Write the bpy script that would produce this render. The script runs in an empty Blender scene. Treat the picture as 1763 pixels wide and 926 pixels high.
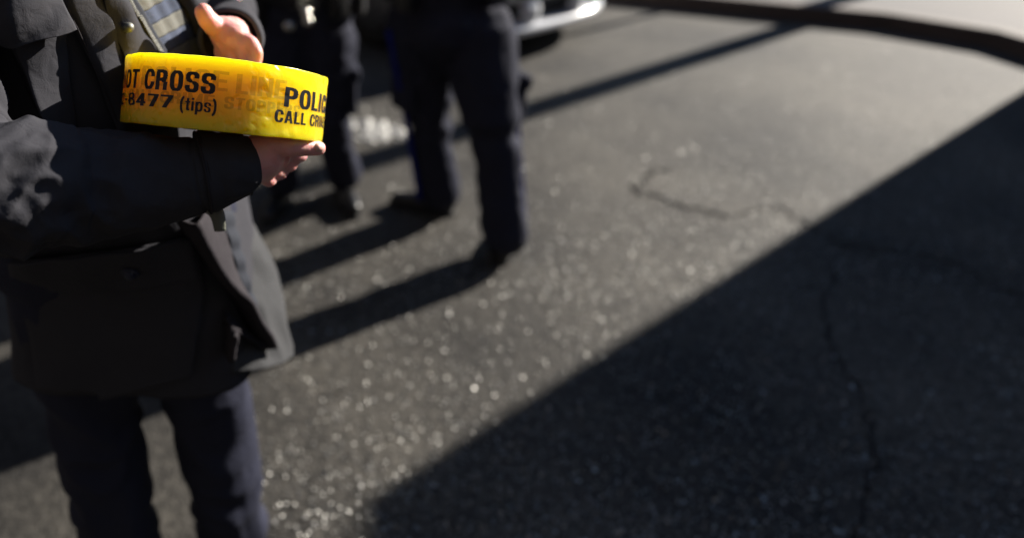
import bpy, bmesh, math, random
import numpy as np
from mathutils import Vector, Matrix, noise
from mathutils.bvhtree import BVHTree
R_ = math.radians
scene = bpy.context.scene
COL = scene.collection
random.seed(4)
rng = np.random.default_rng(4)

# ------------------------------------------------------------------ camera, sky, sun, exposure
CAM_Z, PITCH, FPX = 1.55, R_(26), 1167.0
W_, H_ = 1763.0, 926.0
PX, PY = 600.0, 253.0            # where the optical axis meets the frame
cam_d = bpy.data.cameras.new('camera'); cam = bpy.data.objects.new('camera', cam_d); COL.objects.link(cam)
cam.location = (0, 0, CAM_Z); cam.rotation_euler = (math.pi/2 - PITCH, 0, 0)
cam_d.sensor_width = 36; cam_d.sensor_fit = 'HORIZONTAL'
cam_d.lens = FPX / W_ * 36
cam_d.shift_x = (W_/2 - PX) / W_
cam_d.shift_y = (PY - H_/2) / W_
cam_d.clip_start = 0.05; cam_d.clip_end = 500
cam_d.dof.use_dof = True
cam_d.dof.focus_distance = 0.725
cam_d.dof.aperture_fstop = (cam_d.lens/1000) / 0.0150
scene.camera = cam

SUN_AZ, SUN_EL = R_(34), R_(24)  # azimuth from +X towards +Y
S = Vector((math.cos(SUN_EL)*math.cos(SUN_AZ), math.cos(SUN_EL)*math.sin(SUN_AZ), math.sin(SUN_EL)))
world = bpy.data.worlds.new('World'); scene.world = world; world.use_nodes = True
wn = world.node_tree; bg = wn.nodes['Background']
sky = wn.nodes.new('ShaderNodeTexSky'); sky.sky_type = 'NISHITA'; sky.sun_disc = False
sky.sun_elevation = SUN_EL; sky.sun_rotation = math.pi/2 - SUN_AZ
sky.air_density = 1.0; sky.dust_density = 0.15; sky.ozone_density = 3.0
wn.links.new(sky.outputs[0], bg.inputs[0]); bg.inputs[1].default_value = 0.05
sun_d = bpy.data.lights.new('sun', 'SUN'); sun_d.energy = 5.0; sun_d.angle = R_(0.5); sun_d.color = (1.0, 0.93, 0.83)
sun = bpy.data.objects.new('sun', sun_d); COL.objects.link(sun)
sun.rotation_euler = S.to_track_quat('Z', 'Y').to_euler()
scene.view_settings.view_transform = 'Standard'; scene.view_settings.look = 'None'
scene.view_settings.gamma = 1; scene.view_settings.exposure = 1.35
scene.cycles.use_denoising = True
scene.cycles.max_bounces = 8

UP = Vector((0, math.sin(PITCH), math.cos(PITCH))); FW = Vector((0, math.cos(PITCH), -math.sin(PITCH)))
EYE = Vector((0, 0, CAM_Z))
def ray(px, py): return Vector((1, 0, 0))*((px-PX)/FPX) - UP*((py-PY)/FPX) + FW
def P(px, py, d): return EYE + ray(px, py)*d
def G(px, py, z=0.0):
    r = ray(px, py); return EYE + r*((z-CAM_Z)/r.z)

# ------------------------------------------------------------------ materials
def mat(name, col, rough=0.6, metal=0.0, bump=None, var=None, sheen=0.0, spec=0.5, sss=None, coat=0.0):
    """bump=(scale, strength, dist) ; var=(scale, amount)"""
    m = bpy.data.materials.new(name); m.use_nodes = True
    nt = m.node_tree; b = nt.nodes['Principled BSDF']
    b.inputs['Base Color'].default_value = (*col, 1); b.inputs['Roughness'].default_value = rough
    b.inputs['Metallic'].default_value = metal; b.inputs['Specular IOR Level'].default_value = spec
    if sheen: b.inputs['Sheen Weight'].default_value = sheen; b.inputs['Sheen Roughness'].default_value = 0.5
    if coat: b.inputs['Coat Weight'].default_value = coat; b.inputs['Coat Roughness'].default_value = 0.05
    tc = nt.nodes.new('ShaderNodeTexCoord')
    if var:
        n = nt.nodes.new('ShaderNodeTexNoise'); n.inputs['Scale'].default_value = var[0]; n.inputs['Detail'].default_value = 6
        mx = nt.nodes.new('ShaderNodeMix'); mx.data_type = 'RGBA'
        mx.inputs[6].default_value = (*[c*(1-var[1]) for c in col], 1); mx.inputs[7].default_value = (*[min(1, c*(1+var[1])) for c in col], 1)
        nt.links.new(tc.outputs['Object'], n.inputs['Vector']); nt.links.new(n.outputs['Fac'], mx.inputs[0]); nt.links.new(mx.outputs[2], b.inputs['Base Color'])
    if bump:
        n = nt.nodes.new('ShaderNodeTexNoise'); n.inputs['Scale'].default_value = bump[0]; n.inputs['Detail'].default_value = 5
        bp = nt.nodes.new('ShaderNodeBump'); bp.inputs['Strength'].default_value = bump[1]; bp.inputs['Distance'].default_value = bump[2]
        nt.links.new(tc.outputs['Object'], n.inputs['Vector']); nt.links.new(n.outputs['Fac'], bp.inputs['Height']); nt.links.new(bp.outputs[0], b.inputs['Normal'])
    if sss:
        b.inputs['Subsurface Weight'].default_value = 1.0; b.inputs['Subsurface Radius'].default_value = sss[0]; b.inputs['Subsurface Scale'].default_value = sss[1]
    return m

def cloth_mat(name, col, weave=900, sheen=0.0):
    m = mat(name, col, rough=0.85, bump=None, var=(14, 0.18), sheen=sheen, spec=0.12)
    nt = m.node_tree; b = nt.nodes['Principled BSDF']
    tc = [n for n in nt.nodes if n.type == 'TEX_COORD'][0]
    a = nt.nodes.new('ShaderNodeTexNoise'); a.inputs['Scale'].default_value = weave; a.inputs['Detail'].default_value = 2
    c = nt.nodes.new('ShaderNodeTexNoise'); c.inputs['Scale'].default_value = 45; c.inputs['Detail'].default_value = 5; c.inputs['Distortion'].default_value = 0.6
    b1 = nt.nodes.new('ShaderNodeBump'); b1.inputs['Strength'].default_value = 0.5; b1.inputs['Distance'].default_value = 0.0006
    b2 = nt.nodes.new('ShaderNodeBump'); b2.inputs['Strength'].default_value = 0.5; b2.inputs['Distance'].default_value = 0.004
    nt.links.new(tc.outputs['Object'], a.inputs['Vector']); nt.links.new(tc.outputs['Object'], c.inputs['Vector'])
    nt.links.new(c.outputs['Fac'], b2.inputs['Height']); nt.links.new(a.outputs['Fac'], b1.inputs['Height'])
    nt.links.new(b2.outputs[0], b1.inputs['Normal']); nt.links.new(b1.outputs[0], b.inputs['Normal'])
    return m

M = {}
M['jacket'] = cloth_mat('jacket_cloth', (0.038, 0.038, 0.045))
M['jacket_edge'] = cloth_mat('jacket_binding', (0.030, 0.027, 0.031))
M['trouser'] = cloth_mat('trouser_cloth', (0.024, 0.026, 0.042))
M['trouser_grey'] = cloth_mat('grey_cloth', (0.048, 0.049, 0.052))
M['vest_blue'] = cloth_mat('vest_blue', (0.062, 0.074, 0.110))
M['vest_tan'] = cloth_mat('vest_tan', (0.135, 0.134, 0.120))
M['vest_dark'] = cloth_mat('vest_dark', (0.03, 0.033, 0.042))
M['piping'] = cloth_mat('blue_piping', (0.010, 0.016, 0.18))
M['belt'] = mat('belt_leather', (0.012, 0.012, 0.013), 0.35, bump=(120, 0.3, 0.002))
M['boot'] = mat('boot_leather', (0.012, 0.012, 0.013), 0.3, bump=(80, 0.3, 0.002))
M['steel'] = mat('steel', (0.62, 0.60, 0.55), 0.25, 1.0, bump=(300, 0.1, 0.0005))
M['brass'] = mat('snap_metal', (0.20, 0.20, 0.18), 0.6, 1.0)
M['teeth'] = mat('zip_teeth', (0.10, 0.10, 0.09), 0.6, 0.6)
M['button'] = mat('button_plastic', (0.012, 0.016, 0.036), 0.5, spec=0.4)
M['tab'] = mat('strap_webbing', (0.13, 0.135, 0.11), 0.45, bump=(500, 1.0, 0.001))
M['skin'] = mat('skin', (0.74, 0.37, 0.34), 0.45, bump=(190, 0.5, 0.0016), var=(55, 0.22), sss=((1.0, 0.3, 0.15), 0.0035))
M['nail'] = mat('nail', (0.66, 0.38, 0.32), 0.3)
M['hair'] = mat('hair', (0.06, 0.04, 0.025), 0.6, bump=(200, 0.6, 0.002))
M['eye'] = mat('eye', (0.7, 0.7, 0.68), 0.15)
M['core'] = mat('cardboard', (0.34, 0.24, 0.14), 0.9, bump=(90, 0.3, 0.001))
M['ink'] = mat('black_ink', (0.011, 0.012, 0.016), 0.33, bump=(40, 0.15, 0.002))
M['ghost'] = mat('ink_beneath', (0.06, 0.10, 0.03), 0.4)   # print seen through a wrap of film: mostly clear
_nt = M['ghost'].node_tree; _t = _nt.nodes.new('ShaderNodeBsdfTransparent'); _m = _nt.nodes.new('ShaderNodeMixShader'); _m.inputs[0].default_value = 0.30
_nt.links.new(_t.outputs[0], _m.inputs[1]); _nt.links.new(_nt.nodes['Principled BSDF'].outputs[0], _m.inputs[2]); _nt.links.new(_m.outputs[0], _nt.nodes['Material Output'].inputs[0])

# yellow polythene: glossy, light spreads a long way inside the wound film
m = mat('yellow_film', (0.93, 0.66, 0.008), 0.27, sss=((1.0, 0.92, 0.09), 0.055), spec=0.5)
nt = m.node_tree; b = nt.nodes['Principled BSDF']
b.subsurface_method = 'RANDOM_WALK'
tc = [n for n in nt.nodes if n.type == 'TEX_COORD'][0]
mp = nt.nodes.new('ShaderNodeMapping'); mp.inputs['Scale'].default_value = (1, 1, 0.5)
n1 = nt.nodes.new('ShaderNodeTexNoise'); n1.inputs['Scale'].default_value = 75; n1.inputs['Detail'].default_value = 2
msk = nt.nodes.new('ShaderNodeTexNoise'); msk.inputs['Scale'].default_value = 14; msk.inputs['Detail'].default_value = 2
rmp = nt.nodes.new('ShaderNodeMapRange'); rmp.inputs[1].default_value = 0.48; rmp.inputs[2].default_value = 0.68
mul = nt.nodes.new('ShaderNodeMath'); mul.operation = 'MULTIPLY'
n2 = nt.nodes.new('ShaderNodeTexNoise'); n2.inputs['Scale'].default_value = 9; n2.inputs['Detail'].default_value = 3
add = nt.nodes.new('ShaderNodeMath'); add.operation = 'ADD'
bp = nt.nodes.new('ShaderNodeBump'); bp.inputs['Strength'].default_value = 0.9; bp.inputs['Distance'].default_value = 0.004
nt.links.new(tc.outputs['Object'], mp.inputs['Vector']); nt.links.new(mp.outputs[0], n1.inputs['Vector'])
nt.links.new(tc.outputs['Object'], msk.inputs['Vector']); nt.links.new(mp.outputs[0], n2.inputs['Vector'])
nt.links.new(msk.outputs['Fac'], rmp.inputs[0]); nt.links.new(rmp.outputs[0], mul.inputs[0]); nt.links.new(n1.outputs['Fac'], mul.inputs[1])
nt.links.new(mul.outputs[0], add.inputs[0]); nt.links.new(n2.outputs['Fac'], add.inputs[1])
nt.links.new(add.outputs[0], bp.inputs['Height']); nt.links.new(bp.outputs[0], b.inputs['Normal'])
vr = nt.nodes.new('ShaderNodeTexNoise'); vr.inputs['Scale'].default_value = 22; vr.inputs['Detail'].default_value = 4
mxc = nt.nodes.new('ShaderNodeMix'); mxc.data_type = 'RGBA'; mxc.inputs[6].default_value = (0.97, 0.68, 0.012, 1); mxc.inputs[7].default_value = (0.92, 0.58, 0.014, 1)
nt.links.new(mp.outputs[0], vr.inputs['Vector']); nt.links.new(vr.outputs['Fac'], mxc.inputs[0]); nt.links.new(mxc.outputs[2], b.inputs['Base Color'])
M['film'] = m

# asphalt
def asphalt():
    m = bpy.data.materials.new('asphalt'); m.use_nodes = True; nt = m.node_tree; b = nt.nodes['Principled BSDF']
    tc = nt.nodes.new('ShaderNodeTexCoord')
    big = nt.nodes.new('ShaderNodeTexNoise'); big.inputs['Scale'].default_value = 1.1; big.inputs['Detail'].default_value = 7; big.inputs['Roughness'].default_value = 0.6
    fine = nt.nodes.new('ShaderNodeTexVoronoi'); fine.inputs['Scale'].default_value = 95
    spk = nt.nodes.new('ShaderNodeTexNoise'); spk.inputs['Scale'].default_value = 34; spk.inputs['Detail'].default_value = 4
    r1 = nt.nodes.new('ShaderNodeValToRGB'); e = r1.color_ramp.elements
    e[0].position = 0.34; e[0].color = (0.018, 0.0175, 0.0175, 1); e[1].position = 0.64; e[1].color = (0.066, 0.062, 0.055, 1)
    mx = nt.nodes.new('ShaderNodeMix'); mx.data_type = 'RGBA'; mx.blend_type = 'MULTIPLY'; mx.inputs[0].default_value = 0.75
    r2 = nt.nodes.new('ShaderNodeValToRGB'); e = r2.color_ramp.elements
    e[0].position = 0.30; e[0].color = (0.38, 0.38, 0.38, 1); e[1].position = 0.70; e[1].color = (1.75, 1.7, 1.62, 1)
    for n in (big, fine, spk): nt.links.new(tc.outputs['Object'], n.inputs['Vector'])
    nt.links.new(big.outputs['Fac'], r1.inputs[0]); nt.links.new(spk.outputs['Fac'], r2.inputs[0])
    nt.links.new(r1.outputs[0], mx.inputs[6]); nt.links.new(r2.outputs[0], mx.inputs[7]); nt.links.new(mx.outputs[2], b.inputs['Base Color'])
    bp = nt.nodes.new('ShaderNodeBump'); bp.inputs['Strength'].default_value = 0.55; bp.inputs['Distance'].default_value = 0.004
    nt.links.new(fine.outputs['Distance'], bp.inputs['Height']); nt.links.new(bp.outputs[0], b.inputs['Normal'])
    b.inputs['Roughness'].default_value = 0.8; b.inputs['Specular IOR Level'].default_value = 0.25
    return m
M['asphalt'] = asphalt()
M['tar'] = mat('tar', (0.019, 0.018, 0.018), 0.95, spec=0.05, bump=(60, 0.5, 0.003))
M['salt'] = mat('road_salt', (0.50, 0.49, 0.46), 0.8, bump=(90, 0.8, 0.004), var=(30, 0.2))
M['grit'] = mat('glassy_grit', (0.36, 0.355, 0.34), 0.58, 1.0)
M['kerb'] = mat('brown_stone', (0.07, 0.050, 0.042), 0.8, bump=(30, 0.4, 0.01), var=(5, 0.3))
M['pavement'] = mat('concrete', (0.055, 0.050, 0.054), 0.85, bump=(40, 0.4, 0.006), var=(3, 0.25))
M['car_paint'] = mat('dark_paint', (0.008, 0.009, 0.012), 0.3, coat=0.6)
M['car_white'] = mat('white_paint', (0.62, 0.64, 0.68), 0.22, coat=0.8)
M['plastic'] = mat('black_plastic', (0.012, 0.012, 0.013), 0.55)
M['glass'] = mat('dark_glass', (0.01, 0.012, 0.014), 0.05, spec=0.8)
M['rubber'] = mat('rubber', (0.015, 0.015, 0.016), 0.8)
M['rim'] = mat('alloy', (0.35, 0.35, 0.36), 0.3, 1.0)
M['lamp'] = mat('lamp_lens', (0.7, 0.72, 0.75), 0.08, spec=0.8)
M['pole'] = mat('galvanised', (0.30, 0.31, 0.31), 0.5, 0.7)
M['sign'] = mat('sign_face', (0.55, 0.08, 0.06), 0.5)
def brick():
    m = bpy.data.materials.new('brick'); m.use_nodes = True; nt = m.node_tree; b = nt.nodes['Principled BSDF']
    t = nt.nodes.new('ShaderNodeTexBrick'); tc = nt.nodes.new('ShaderNodeTexCoord'); t.inputs['Scale'].default_value = 4
    t.inputs['Color1'].default_value = (0.20, 0.075, 0.05, 1); t.inputs['Color2'].default_value = (0.14, 0.06, 0.045, 1); t.inputs['Mortar'].default_value = (0.22, 0.2, 0.18, 1)
    mp = nt.nodes.new('ShaderNodeMapping'); mp.inputs['Rotation'].default_value = (R_(90), 0, 0)
    nt.links.new(tc.outputs['Object'], mp.inputs[0]); nt.links.new(mp.outputs[0], t.inputs[0]); nt.links.new(t.outputs[0], b.inputs['Base Color']); b.inputs['Roughness'].default_value = 0.9
    return m
M['brick'] = brick()
M['sky_blocker_brick'] = mat('sky_blocker_brick', (0.035, 0.030, 0.030), 0.9, bump=(8, .3, .01), var=(3, .2))

# ------------------------------------------------------------------ helpers
def link(name, me, m=None, parent=None, smooth=True):
    me.name = name
    o = bpy.data.objects.new(name, me); COL.objects.link(o)
    if m is not None: me.materials.clear(); me.materials.append(m)
    if smooth and len(me.polygons): me.polygons.foreach_set('use_smooth', [True]*len(me.polygons))
    if parent is not None:
        o.parent = parent; o.matrix_parent_inverse = parent.matrix_basis.inverted()
    return o
def obj(name, verts, faces, m=None, parent=None, smooth=True, fix=True):
    me = bpy.data.meshes.new(name); me.from_pydata([tuple(v) for v in verts], [], faces)
    if fix:
        bm = bmesh.new(); bm.from_mesh(me); bmesh.ops.recalc_face_normals(bm, faces=bm.faces); bm.to_mesh(me); bm.free()
    me.update(); return link(name, me, m, parent, smooth)
def tag(o, label=None, cat=None, group=None, kind=None):
    if label: o['label'] = label
    if cat: o['category'] = cat
    if group: o['group'] = group
    if kind: o['kind'] = kind
    return o
def thing(name, label, cat, loc, group=None):
    o = bpy.data.objects.new(name, None); COL.objects.link(o); o.location = loc; o.empty_display_size = 0.1
    return tag(o, label, cat, group)
def baked(o):
    bpy.context.view_layer.update()
    dg = bpy.context.evaluated_depsgraph_get()
    me = bpy.data.meshes.new_from_object(o.evaluated_get(dg)); o.modifiers.clear(); old = o.data; o.data = me
    mats = [mm for mm in old.materials]; me.materials.clear()
    for mm in mats: me.materials.append(mm)
    me.polygons.foreach_set('use_smooth', [True]*len(me.polygons))
    bpy.data.meshes.remove(old); return o
def bvh_of(o):
    mw = o.matrix_basis if o.parent is None else Matrix.Identity(4)
    return BVHTree.FromPolygons([v.co[:] for v in o.data.vertices], [p.vertices[:] for p in o.data.polygons])
def tube_geo(pts, rads, n=24, flat=None, ref=Vector((0, 0, 1))):
    """sweep; rads are floats or (ra, rb)"""
    vs, fs = [], []
    pts = [Vector(p) for p in pts]; k = len(pts)
    prev = None
    for i, p in enumerate(pts):
        t = (pts[min(i+1, k-1)] - pts[max(i-1, 0)]).normalized()
        if prev is None:
            a = ref.cross(t); a = a.normalized() if a.length > 1e-4 else Vector((1, 0, 0)).cross(t).normalized()
        else: a = (prev - t*prev.dot(t)).normalized()
        prev = a; c = t.cross(a)
        r = rads[i]; ra, rb = r if isinstance(r, tuple) else (r, r)
        for j in range(n):
            th = 2*math.pi*j/n; vs.append(p + a*ra*math.cos(th) + c*rb*math.sin(th))
    for i in range(k-1):
        for j in range(n):
            j2 = (j+1) % n; fs.append((i*n+j, i*n+j2, (i+1)*n+j2, (i+1)*n+j))
    vs.append(pts[0]); vs.append(pts[-1]); A, B = len(vs)-2, len(vs)-1
    for j in range(n):
        fs.append((A, (j+1) % n, j)); fs.append((B, (k-1)*n+j, (k-1)*n+(j+1) % n))
    return vs, fs
def spline(keys, n):
    """Catmull-Rom through tuples"""
    K = [np.array(k, float) for k in keys]; K = [2*K[0]-K[1]] + K + [2*K[-1]-K[-2]]
    out = []; segs = len(K)-3
    for i in range(n):
        u = i/(n-1)*segs; s = min(int(u), segs-1); t = u-s
        a, b_, c, d = K[s:s+4]
        out.append(0.5*((2*b_) + (c-a)*t + (2*a-5*b_+4*c-d)*t*t + (3*b_-a-3*c+d)*t**3))
    return out
def merge(parts):
    V, Fc = [], []
    for vs, fs in parts:
        o = len(V); V += list(vs); Fc += [tuple(i+o for i in f) for f in fs]
    return V, Fc
def cap_geo(p0, r0, p1, r1, n=16, rings=4):
    p0, p1 = Vector(p0), Vector(p1); d = (p1-p0); L = d.length; t = d.normalized() if L > 1e-6 else Vector((0, 0, 1))
    pts, rr = [], []
    for i in range(rings): a = math.pi/2*(1-i/rings); pts.append(p0 - t*r0*math.sin(a)); rr.append(max(r0*math.cos(a), 1e-4))
    pts.append(p0); rr.append(r0); pts.append(p1); rr.append(r1)
    for i in range(1, rings+1): a = math.pi/2*i/rings; pts.append(p1 + t*r1*math.sin(a)); rr.append(max(r1*math.cos(a), 1e-4))
    return tube_geo(pts, rr, n)
def blob(name, caps, voxel, m, parent=None, smooth=6, wr=None):
    """one continuous skin grown over tapered capsules"""
    V, Fc = merge([cap_geo(*c) for c in caps])
    o = obj(name, V, Fc, m, parent)
    r = o.modifiers.new('r', 'REMESH'); r.mode = 'VOXEL'; r.voxel_size = voxel
    s = o.modifiers.new('s', 'SMOOTH'); s.factor = 0.5; s.iterations = smooth
    baked(o)
    if wr: wrinkle(o, wr)
    return o
def wrinkle(o, fn):
    me = o.data; me.update()
    co = [v.co.copy() for v in me.vertices]; nr = [v.normal.copy() for v in me.vertices]
    for v, c, n in zip(me.vertices, co, nr): v.co = c + n*fn(c)
    me.update()
def fold(c, sc, seed=0.0, stretch=(1, 1, 1)):
    q = Vector((c.x*stretch[0], c.y*stretch[1], c.z*stretch[2]))*sc + Vector((seed, seed*1.7, -seed))
    w_ = q*0.6; q = q + Vector((noise.noise(w_+Vector((3.1, 7.7, 1.3))), noise.noise(w_+Vector((11.9, 2.3, 5.1))), noise.noise(w_+Vector((6.7, 13.3, 9.9)))))*0.8
    return 1 - abs(noise.noise(q))*2.2
def box_geo(c, s, rot=None):
    vs = [Vector((x*s[0]/2, y*s[1]/2, z*s[2]/2)) for x in (-1, 1) for y in (-1, 1) for z in (-1, 1)]
    if rot is not None: vs = [rot @ v for v in vs]
    vs = [v + Vector(c) for v in vs]
    return vs, [(0, 1, 3, 2), (4, 6, 7, 5), (0, 4, 5, 1), (2, 3, 7, 6), (0, 2, 6, 4), (1, 5, 7, 3)]
def bevel(o, w, seg=2):
    b_ = o.modifiers.new('b', 'BEVEL'); b_.width = w; b_.segments = seg; b_.limit_method = 'ANGLE'; return baked(o)
def grid_faces(nu, nv): return [(i*nv+j, i*nv+j+1, (i+1)*nv+j+1, (i+1)*nv+j) for i in range(nu-1) for j in range(nv-1)]
def thicken(o, t, offset=1.0):
    s = o.modifiers.new('s', 'SOLIDIFY'); s.thickness = t; s.offset = offset; return baked(o)

# ------------------------------------------------------------------ ground, kerb, pavement
def sheet(name, poly, z, m, **kw):
    o = obj(name, [(x, y, z) for x, y in poly], [tuple(range(len(poly)))], m, smooth=False)
    return o
road = sheet('road', [(-60, -60), (80, -60), (80, 80), (-60, 80)], 0, M['asphalt']); tag(road, kind='structure')
for p in road.data.polygons:
    if p.normal.z < 0: p.flip()
kerb_line = [(1.75, 30), (1.78, 8.0), (1.9, 6.9), (2.2, 6.42), (2.46, 6.22), (3.08, 5.90), (4.3, 5.32), (4.75, 4.85), (4.85, 4.1), (4.85, -20)]
def kerb_strip(line, w, z):
    L = [Vector((x, y, 0)) for x, y in line]; vs = []
    for i, p in enumerate(L):
        t = (L[min(i+1, len(L)-1)] - L[max(i-1, 0)]).normalized(); n = Vector((-t.y, t.x, 0))
        if n.x < 0 and abs(t.y) > abs(t.x): n = n if n.x > 0 else -n
        if abs(t.x) >= abs(t.y) and n.y < 0: n = -n
        for o_, zz in ((0, -0.02), (0.012, z-0.01), (0.03, z), (w, z), (w, -0.02)): vs.append(p + n*o_ + Vector((0, 0, zz)))
    k = 5; fs = [(i*k+j, i*k+(j+1) % k, (i+1)*k+(j+1) % k, (i+1)*k+j) for i in range(len(L)-1) for j in range(k)]
    return vs, fs
v, f = kerb_strip(kerb_line, 0.15, 0.13)
tag(obj('kerb', v, f, M['kerb'], smooth=False), kind='structure')
inner = [(1.9, 30), (1.93, 8.05), (2.04, 6.97), (2.3, 6.55), (2.53, 6.36), (3.15, 6.04), (4.4, 5.44), (4.89, 4.93), (5.0, 4.12), (5.0, -20)]
tag(obj('pavement', [(x, y, 0.126) for x, y in inner] + [(60, -20, 0.126), (60, 30, 0.126)], [tuple(range(len(inner)+2))], M['pavement'], smooth=False), kind='structure')

# tar seams and a dark patch in the road
def strip_px(name, pts, w, z=0.004, m='tar'):
    g = [G(*p) for p in pts]; g = [Vector(a) for a in spline([tuple(q) for q in g], len(g)*10)]
    vs = []
    for i, p in enumerate(g):
        t = (g[min(i+1, len(g)-1)] - g[max(i-1, 0)]).normalized(); n = Vector((-t.y, t.x, 0))
        ww = w*0.62*(0.25 + 1.5*abs(noise.noise(p*14)) + 0.3*math.sin(math.pi*i/len(g)))
        j = Vector((noise.noise(p*25), noise.noise(p*25+Vector((9, 0, 0))), 0))*0.03
        vs += [p+j+n*ww+Vector((0, 0, z)), p+j-n*ww+Vector((0, 0, z))]
    return obj(name, vs, [(2*i, 2*i+1, 2*i+3, 2*i+2) for i in range(len(g)-1)], M[m], smooth=False)
for pts, w in (([(1085, 318), (1105, 335), (1135, 340), (1160, 352), (1200, 362), (1260, 372)], 0.017), ([(1100, 322), (1120, 300), (1150, 290)], 0.015), ([(1260, 372), (1340, 360), (1450, 420), (1600, 440), (1780, 520)], .010), ([(1450, 420), (1420, 560), (1500, 720), (1470, 930)], .007)):
    tag(strip_px('road_crack', pts, w), kind='structure')
def patch_px(name, cx, cy, rx, ry, z, m, seed, n=60, rough_=0.5):
    c = G(cx, cy); ex = G(cx+rx, cy)-c; ey = G(cx, cy-ry)-c
    vs = [c+Vector((0, 0, z))]
    for i in range(n):
        a = 2*math.pi*i/n; r = 1 + rough_*noise.noise(Vector((math.cos(a)*2.2+seed, math.sin(a)*2.2, seed))) + 0.25*noise.noise(Vector((math.cos(a)*8+seed, math.sin(a)*8, seed)))
        vs.append(c + ex*math.cos(a)*r + ey*math.sin(a)*r + Vector((0, 0, z)))
    return (vs, [(0, 1+i, 1+(i+1) % n) for i in range(n)])
# crusty white salt on the road behind the officers: many low crumbs
parts = []
for i in range(260):
    a = rng.normal(size=2); cx_, cy_ = (656+a[0]*19, 229+a[1]*8) if i < 190 else (622+a[0]*22, 213+a[1]*6)
    c = G(cx_, cy_); r = abs(rng.normal())**1.6*0.010+0.003
    vs = [c + Vector((r*math.cos(t)*rng.uniform(.6, 1.3), r*math.sin(t)*rng.uniform(.6, 1.3), 0.001)) for t in np.linspace(0, 2*math.pi, 7)[:-1]] + [c + Vector((0, 0, r*0.5))]
    parts.append((vs, [(j, (j+1) % 6, 6) for j in range(6)]))
v, f = merge(parts); tag(obj('road_salt', v, f, M['salt'], smooth=False), kind='stuff')
# glassy grit in the asphalt: small tilted chips that catch the low sun
def grit():
    N = 34000
    px = rng.uniform(430, 1800, N); py = 20 + (rng.uniform(0, 1, N)**0.72)*940
    V, Fc = [], []
    for x, y in zip(px, py):
        c = G(x, y)
        if c.x > 4.6 or c.y < 0.5 or (y > 520 and rng.random() < .6): continue
        s = float(rng.uniform(0.0014, 0.0034))*(1 if rng.random() < .93 else 1.9)
        nrm = Vector((rng.normal()*.55, rng.normal()*.55, 1)).normalized(); a = nrm.orthogonal().normalized(); b_ = nrm.cross(a)
        th = rng.uniform(0, 6.28); k = len(V)
        for q in range(4):
            an = th + q*math.pi/2; V.append(c + Vector((0, 0, s*.8)) + (a*math.cos(an) + b_*math.sin(an))*s*rng.uniform(.8, 1.2))
        V.append(c + Vector((0, 0, -s*0.3)))
        Fc += [(k, k+1, k+2, k+3), (k+1, k, k+4), (k+2, k+1, k+4), (k+3, k+2, k+4), (k, k+3, k+4)]
    o = obj('gravel', V, Fc, M['grit'], smooth=False, fix=False); tag(o, kind='stuff')
grit()

# ------------------------------------------------------------------ street furniture and an added shade caster beyond the right edge
def lamp_post(name, label, cat, x, y, r, h, arm):
    t = thing(name, label, cat, (x, y, 0.126))
    v, f = tube_geo([(x, y, 0.1), (x, y, 0.5), (x, y, 0.52), (x, y, h)], [r*1.5, r*1.5, r, r*.8], 20); obj('pole', v, f, M['pole'], t)
    if arm:
        v, f = tube_geo([Vector(q) for q in spline([(x, y, h-.05), (x+.2, y-.1, h+.35), (x+1.2, y-.6, h+.5)], 12)], [r*.5]*12, 12); obj('arm', v, f, M['pole'], t)
        v, f = cap_geo((x+1.1, y-.55, h+.48), .09, (x+1.6, y-.8, h+.48), .06); obj('lamp_head', v, f, M['pole'], t)
    else:
        rot = Matrix.Rotation(R_(30), 3, 'Z'); v, f = box_geo((x, y-.05, h-.2), (.3, .006, .45), rot); obj('sign_plate', v, f, M['sign'], t, smooth=False)
    return t
lamp_post('street_lamp', 'tall grey street lamp on the pavement beyond the right edge, casting the long thin shadow', 'street lamp', 6.21, 7.14, 0.105, 6.5, True)
lamp_post('sign_post', 'thin grey sign post on the pavement behind the parked car', 'sign post', 4.57, 7.10, 0.035, 2.7, False)

def house():  # unseen building, added to throw shade over the near road
    h = 3.0
    fp = [(5.6, -8), (5.6, 4.90), (14, 4.90), (14, -8)]
    t = thing('shade_block', 'unseen low brick building added on the right to shade the near road', 'building', (7, 2, 0.126))
    n = len(fp)
    vs = [(x, y, 0.10) for x, y in fp] + [(x, y, h) for x, y in fp]
    obj('wall', vs, [(i, (i+1) % n, n+(i+1) % n, n+i) for i in range(n)] + [tuple(range(n, 2*n))], M['brick'], t, smooth=False)
    for y in (-5, -2.2, 0.6, 2.6):
        v, f = box_geo((5.6, y, 1.6), (0.06, 1.0, 1.3)); w = obj('window', v, f, M['glass'], t, smooth=False)
        v, f = merge([box_geo((5.57, y-.52, 1.6), (.05, .06, 1.42)), box_geo((5.57, y+.52, 1.6), (.05, .06, 1.42)), box_geo((5.57, y, 2.28), (.05, .98, .06)), box_geo((5.57, y, .92), (.09, 1.12, .06))])
        obj('frame', v, f, M['car_white'], w, smooth=False)
    v, f = box_geo((5.59, 3.9, 1.15), (.05, .8, 2.05)); obj('door', v, f, M['kerb'], t, smooth=False)
house()  # added unseen block that shades the near road
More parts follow.
